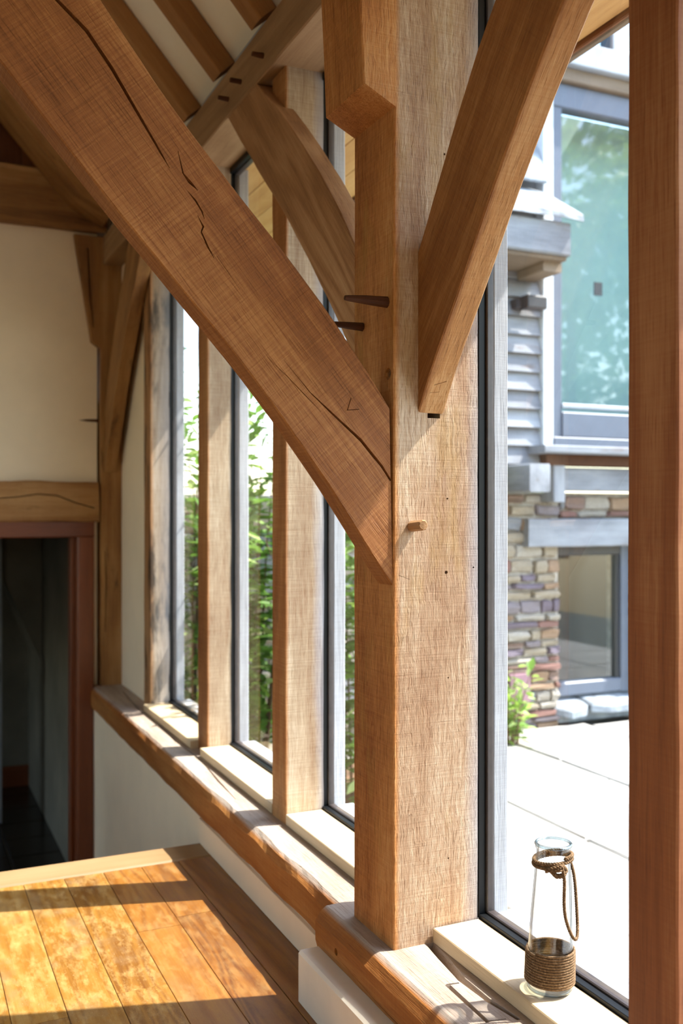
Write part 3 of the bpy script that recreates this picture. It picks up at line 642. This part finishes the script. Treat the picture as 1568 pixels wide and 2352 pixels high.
# lintel and low window
tag(box('timber_lintel', 3.765, 4.95, 5.29, 5.62, -.232, -.045, 'greyp', None, 'x', .008, 14, .004), 'weathered grey timber lintel over the low window outside', 'lintel')
lw = tag(empty('low_window', (4.39, 5.45, -1.26)), 'grey framed low window in the stone wall outside', 'window')
box('frame_jamb', 4.068, 4.10, 5.44, 5.52, -1.26, -.235, 'metal', lw, 'z', .004)
box('frame_jamb', 4.640, 4.712, 5.42, 5.52, -1.26, -.235, 'winframe', lw, 'z', .006)
box('frame_head', 4.10, 4.64, 5.43, 5.52, -.30, -.235, 'metal', lw, 'x', .006)
box('frame_sill', 4.10, 4.64, 5.42, 5.52, -1.26, -1.165, 'winframe', lw, 'x', .010)
box('sash_bead', 4.612, 4.640, 5.445, 5.50, -1.165, -.30, 'metal', lw, 'z', .003)
mesh_obj('glass_pane', [(4.10, 5.47, -1.165), (4.64, 5.47, -1.165), (4.64, 5.47, -.30), (4.10, 5.47, -.30)], [(0, 1, 2, 3)], 'glassr', lw)
box('room_back', 3.9, 5.3, 6.3, 6.32, -1.5, .0, 'nightroom', lw); box('room_floor', 3.9, 5.3, 5.6, 6.3, -1.52, -1.5, 'nightroom', lw)
box('room_ceiling', 3.9, 5.3, 5.6, 6.3, 0, .02, 'nightroom', lw)
# slate slabs under the low window
def slab(name, poly, z0, z1, tilt, mat, label):
    r = [[(x, y, z1-.05+tilt*(5.5-y)) for x, y in poly], [(x, y, z1-.008+tilt*(5.5-y)) for x, y in poly]]
    c = Vector((sum(p[0] for p in poly)/len(poly), sum(p[1] for p in poly)/len(poly), 0))
    top = []
    for x, y in poly:
        q = Vector((x, y, 0)); q += (c-q).normalized()*.012; top.append((q.x, q.y, z1+tilt*(5.5-q.y)))
    return tag(mesh_obj(name, *loft(r+[top]), mat), label, 'slab', 'slate slabs under the low window')
slab('slate_slab', [(4.02, 5.36), (4.12, 5.29), (4.25, 5.31), (4.30, 5.36), (4.27, 5.55), (4.05, 5.56)], -1.45, -1.265, -.33, 'slate', 'left slate slab at the foot of the low window')
slab('slate_slab', [(4.31, 5.33), (4.45, 5.30), (4.66, 5.30), (4.85, 5.33), (4.86, 5.56), (4.29, 5.55)], -1.45, -1.255, -.33, 'slate', 'wide slate slab at the foot of the low window')
tag(box('slate_ledge', 4.06, 4.9, 5.40, 5.62, -1.435, -1.325, 'slate', None, 'x', .008), 'slate bed block under the two slabs at the low window foot', 'ledge')
tag(box('purple_brick', 3.625, 3.785, 5.295, 5.37, -1.245, -1.06, 'terracotta', None, 'z', .006), 'square purple brick tile low on the rubble wall behind the small plant', 'brick')
# ---------------- boards between stone and weatherboarding
wbd = tag(empty('weatherboarding', (3.4, 5.3, .3)), 'silvered weatherboards on the house across the courtyard', 'cladding')
for k in range(12):
    zb = .312+.1205*k; rings = []
    for x in (2.95, 3.4, 3.851+random.uniform(-.008, .004)):
        d = random.uniform(-.004, .004)
        rings.append([(x, 5.268+d, zb), (x, 5.288+d, zb-.002), (x, 5.325, zb+.145), (x, 5.315, zb+.145)])
    v, f = loft(rings); mesh_obj('weatherboard', v, f, 'greyp', wbd, frame((2.95, 5.3, zb), (1, 0, 0), (0, 1, 0)))
tag(box('house_wall', 2.95, 3.92, 5.33, 5.6, .12, 3.4, 'greyp', None, 'x', .002), 'upper timber wall behind the weatherboards outside', 'wall')
tag(box('house_wall', 5.21, 7.4, 5.30, 5.62, .132, 3.9, 'greyp', None, 'x', .004), 'upper timber wall to the right of the tall window outside', 'wall')
tag(box('green_board', 3.30, 3.87, 5.27, 5.36, .125, .30, 'greenw', None, 'x', .004), 'green algae stained board below the weatherboards', 'board')
tag(box('beam_end', 3.58, 3.735, 5.02, 5.27, .125, .303, 'greyp', None, 'y', .010), 'projecting grey beam end with a green underside below the weatherboards', 'beam')
tag(box('short_post', 3.905, 3.998, 5.21, 5.36, .066, .33, 'greyp', None, 'z', .006), 'short grey upright timber under the oriel window sill', 'post')
tag(box('oriel_apron', 4.0, 5.205, 5.25, 5.36, .140, .296, 'greyp', None, 'x', .005), 'long grey apron board with nail holes under the oriel window', 'board')
tag(box('oriel_sill', 3.755, 5.205, 5.10, 5.36, .378, .430, 'greyp', None, 'x', .008), 'pale grey timber sill of the tall window outside', 'sill')
tag(box('oriel_bearer', 3.84, 5.205, 5.20, 5.36, .305, .378, 'pegd', None, 'x', .004), 'dark bearer under the tall window sill outside', 'beam')
ow = tag(empty('tall_window', (4.4, 5.3, .43)), 'tall grey blue framed window of the house across the courtyard', 'window')
box('outer_post', 3.852, 3.932, 5.25, 5.36, .43, 2.93, 'winwhite', ow, 'z', .005)
box('frame_jamb', 3.932, 4.016, 5.27, 5.36, .43, 2.80, 'winframe', ow, 'z', .006)
box('frame_sill', 4.016, 5.2, 5.26, 5.36, .495, .665, 'winframe', ow, 'x', .008)
box('frame_foot', 3.935, 5.2, 5.245, 5.36, .430, .495, 'winframe', ow, 'x', .006)
gbd = box('glazing_bead', 4.016, 5.2, 5.262, 5.30, .690, .722, 'winpale', ow, 'x', .006)
box('frame_head', 3.932, 5.2, 5.26, 5.36, 2.675, 2.84, 'winframe', ow, 'x', .010)
mesh_obj('glass_pane', [(4.01, 5.31, .66), (5.2, 5.31, .66), (5.2, 5.31, 2.69), (4.01, 5.31, 2.69)], [(0, 1, 2, 3)], 'glassr', ow)
box('blind', 3.95, 5.25, 5.62, 5.63, .45, 2.8, 'blind', ow); box('small_dark_square', 4.305, 4.375, 5.298, 5.306, 1.470, 1.560, 'metal', ow, 'z', .002)
tag(box('head_board', 3.93, 5.205, 5.22, 5.40, 2.84, 2.93, 'greyb', None, 'x', .006), 'brown board over the head of the tall window outside', 'board')
tag(box('head_beam', 3.8, 5.205, 5.17, 5.45, 2.93, 3.09, 'winpale', None, 'x', .008), 'pale weathered beam above the tall window outside', 'beam')
uw = tag(empty('upper_window', (4.4, 5.3, 3.09)), 'upper window with a dark bar at the top of the house outside', 'window')
box('frame_jamb', 4.42, 4.56, 5.26, 5.36, 3.09, 3.9, 'winpale', uw, 'z', .005); box('dark_bar', 4.40, 4.432, 5.25, 5.36, 3.09, 3.9, 'metal', uw, 'z', .004)
box('frame_jamb', 3.93, 4.0, 5.26, 5.36, 3.09, 3.9, 'winpale', uw, 'z', .005)
mesh_obj('glass_pane', [(4.0, 5.33, 3.09), (4.9, 5.33, 3.09), (4.9, 5.33, 3.9), (4.0, 5.33, 3.9)], [(0, 1, 2, 3)], 'glassr', uw)
lm = tag(box('wall_lamp', 3.655, 3.80, 5.14, 5.24, 1.30, 1.385, 'metal', None, 'x', .010), 'small dark box lamp on the weatherboards outside', 'lamp')
box('bracket', 3.62, 3.70, 5.22, 5.30, 1.31, 1.37, 'metal', lm, 'x', .004)
# slate topped timber hood
hd = tag(empty('timber_hood', (3.4, 5.0, 1.6)), 'slate topped timber hood projecting beside the tall window outside', 'hood')
box('fascia_beam', 2.95, 3.80, 4.90, 5.16, 1.585, 1.790, 'greyp', hd, 'x', .010, 12, .004)
box('soffit_board', 2.95, 3.79, 4.93, 5.30, 1.560, 1.584, 'greyb', hd, 'x', .003)
for k in range(4):
    x0 = 3.87-.24*(k+1)-.006; x1 = 3.87-.24*k
    v, f = loft([cham([(x, 4.85, 1.795), (x, 5.28, 2.08), (x, 5.28, 2.115), (x, 4.86, 1.842)], .006) for x in (x0+random.uniform(0, .01), (x0+x1)/2, x1)])
    mesh_obj('roof_slate', [wob(p, .010, 11) for p in v], f, 'slate', hd)
box('corbel', 3.66, 3.80, 4.99, 5.27, 1.50, 1.56, 'greyb', hd, 'y', .006)
sl = tag(empty('upper_slates', (3.4, 5.2, 2.2)), 'slates dressed against the house wall above the timber hood', 'slates')
for k in range(3):
    v, f = loft([cham([(x, 5.20, 2.125), (x, 5.30, 2.38), (x, 5.30, 2.40), (x, 5.19, 2.14)], .004) for x in (3.60-.24*k, 3.845-.24*k-.005)]); mesh_obj('slate', v, f, 'slate', sl)

# ================================================================== plants
def leaf_mesh(seed, mat):
    r = random.Random(seed); L = 1; v = [(0, 0, 0)]; f = []
    prof_ = [(.2, .16), (.45, .21), (.72, .15)]; b = r.uniform(.05, .16)
    for t, wd in prof_: v += [(-wd, t, .05-b*t*t), (0, t, -b*t*t), (wd, t, .05-b*t*t)]
    v.append((0, 1, -b*1.1)); f = [(0, 2, 1), (0, 3, 2)]
    for k in (0, 3): f += [(1+k, 2+k, 5+k, 4+k), (2+k, 3+k, 6+k, 5+k)]
    f += [(7, 8, 10), (8, 9, 10)]
    me = bpy.data.meshes.new('leaf'); me.from_pydata(v, [], f); me.materials.append(M[mat])
    for p in me.polygons: p.use_smooth = True
    return me
LM = [leaf_mesh(i, m) for i, m in enumerate(('leaf0', 'leaf1', 'leaf2', 'leaf2', 'leaf0'))]
def rot_to(d, roll):
    d = Vector(d).normalized(); q = d.to_track_quat('Y', 'Z'); return q.to_matrix().to_4x4() @ Matrix.Rotation(roll, 4, 'Y')
def shrub(name, label, base, top, spread, nstem, nleaf, size, seed, stuff=0):
    r = random.Random(seed); root = tag(empty(name, base), label, 'plant'); stems = []; spots = []
    for s in range(nstem):
        a = r.uniform(0, 6.28); b0 = Vector(base)+Vector((math.cos(a), math.sin(a), 0))*spread*.25; hgt = r.uniform(.55, 1)*(top-base[2])
        e = Vector(base)+Vector((math.cos(a), math.sin(a), 0))*spread*r.uniform(.3, 1)+Vector((0, 0, hgt))
        mid = b0.lerp(e, .5)+Vector((r.uniform(-.1, .1), r.uniform(-.1, .1), .08))*spread
        P = resample([b0, b0.lerp(mid, .5), mid, mid.lerp(e, .5), e], 12); stems.append(tube([tuple(p) for p in P], [.008*(1-.07*i) for i in range(12)], 5))
        for _ in range((nleaf+stuff)//nstem+1):
            t = r.uniform(.08, 1); k = min(10, int(t*11)); p = P[k].lerp(P[k+1], r.random()); d = Vector((r.gauss(0, 1), r.gauss(0, 1), r.uniform(-.3, .9)))
            spots.append((p+d.normalized()*r.uniform(0, .10)*spread/.5, d))
    r.shuffle(spots)
    mesh_obj('stems', *join(stems), 'bark', root)['kind'] = 'stuff'
    for p, d in spots[:nleaf]:
        o = bpy.data.objects.new('leaf', r.choice(LM)); s = size*r.uniform(.7, 1.25)
        link(o, root, Matrix.Translation((p.x, p.y, p.z+H)) @ rot_to(d, r.uniform(-.6, .6)) @ Matrix.Diagonal((s, s, s, 1)))
    if stuff:
        bm = bmesh.new()
        for p, d in spots[nleaf:nleaf+stuff]:
            n0 = len(bm.verts); bm.from_mesh(LM[r.choice((1, 4, 1))]); bm.verts.ensure_lookup_table(); s = size*r.uniform(.7, 1.2)
            bmesh.ops.transform(bm, matrix=Matrix.Translation((p.x, p.y, p.z)) @ rot_to(d, r.uniform(-.6, .6)) @ Matrix.Diagonal((s, s, s, 1)), verts=bm.verts[n0:])
        me = bpy.data.meshes.new('inner_foliage'); bm.to_mesh(me); bm.free(); me.materials.append(M['leaf1'])
        o = link(bpy.data.objects.new('inner_foliage', me), root, Matrix.Translation((0, 0, H))); o['kind'] = 'stuff'
    return root
shrub('leafy_shrub', 'bushy green shrub seen just left of the centre post through the window', (2.05, 4.25, -1.40), .62, .55, 26, 290, .10, 3, 1700)
shrub('leafy_shrub', 'tall green shrub seen between the second and third mullions outside', (1.62, 4.75, -1.40), .95, .42, 22, 280, .10, 8, 1300)
shrub('small_plant', 'small bright plant against the rubble wall outside', (3.46, 5.06, -1.43), -.93, .19, 11, 190, .085, 5)
shrub('leafy_shrub', 'slender climbing shrub by the far mullion outside', (1.42, 5.10, -1.40), 1.22, .17, 16, 290, .09, 12, 300)
def tree(label, x, y, h, r0, seed):
    r = random.Random(seed); t = tag(empty('broad_tree', (x, y, -1.45)), label, 'tree')
    mesh_obj('trunk', *tube([(x, y, -1.45), (x+.1, y, h*.3), (x, y+.1, h*.6)], [.22, .17, .08], 8), 'bark', t)
    bm = bmesh.new()
    for _ in range(2600):
        d = Vector((r.gauss(0, 1), r.gauss(0, 1), r.gauss(0, 1))).normalized()*r0*r.random()**.4; p = Vector((x, y, h*.62))+Vector((d.x, d.y, d.z*.95))
        n0 = len(bm.verts); bm.from_mesh(LM[r.choice((0, 3))]); bm.verts.ensure_lookup_table(); s = r.uniform(.4, .7)
        bmesh.ops.transform(bm, matrix=Matrix.Translation(p) @ rot_to(d+Vector((0, 0, -.4)), r.uniform(-1, 1)) @ Matrix.Diagonal((s, s, s, 1)), verts=bm.verts[n0:])
    me = bpy.data.meshes.new('foliage'); bm.to_mesh(me); bm.free(); me.materials.append(M['leaf0'])
    link(bpy.data.objects.new('foliage', me), t, Matrix.Translation((0, 0, H)))['kind'] = 'stuff'
tree('broad green tree mirrored in the tall window, left one', 19.0, -14.0, 15.5, 3.6, 1)
tree('broad green tree mirrored in the tall window, right one', 27.0, -17.0, 17.5, 4.2, 2)
tree('low unseen tree added to darken the lower reflection in the tall window', 22.5, -15.5, 6.6, 3.8, 3)  # added out of view to cover bright sky mirrored low in the pane
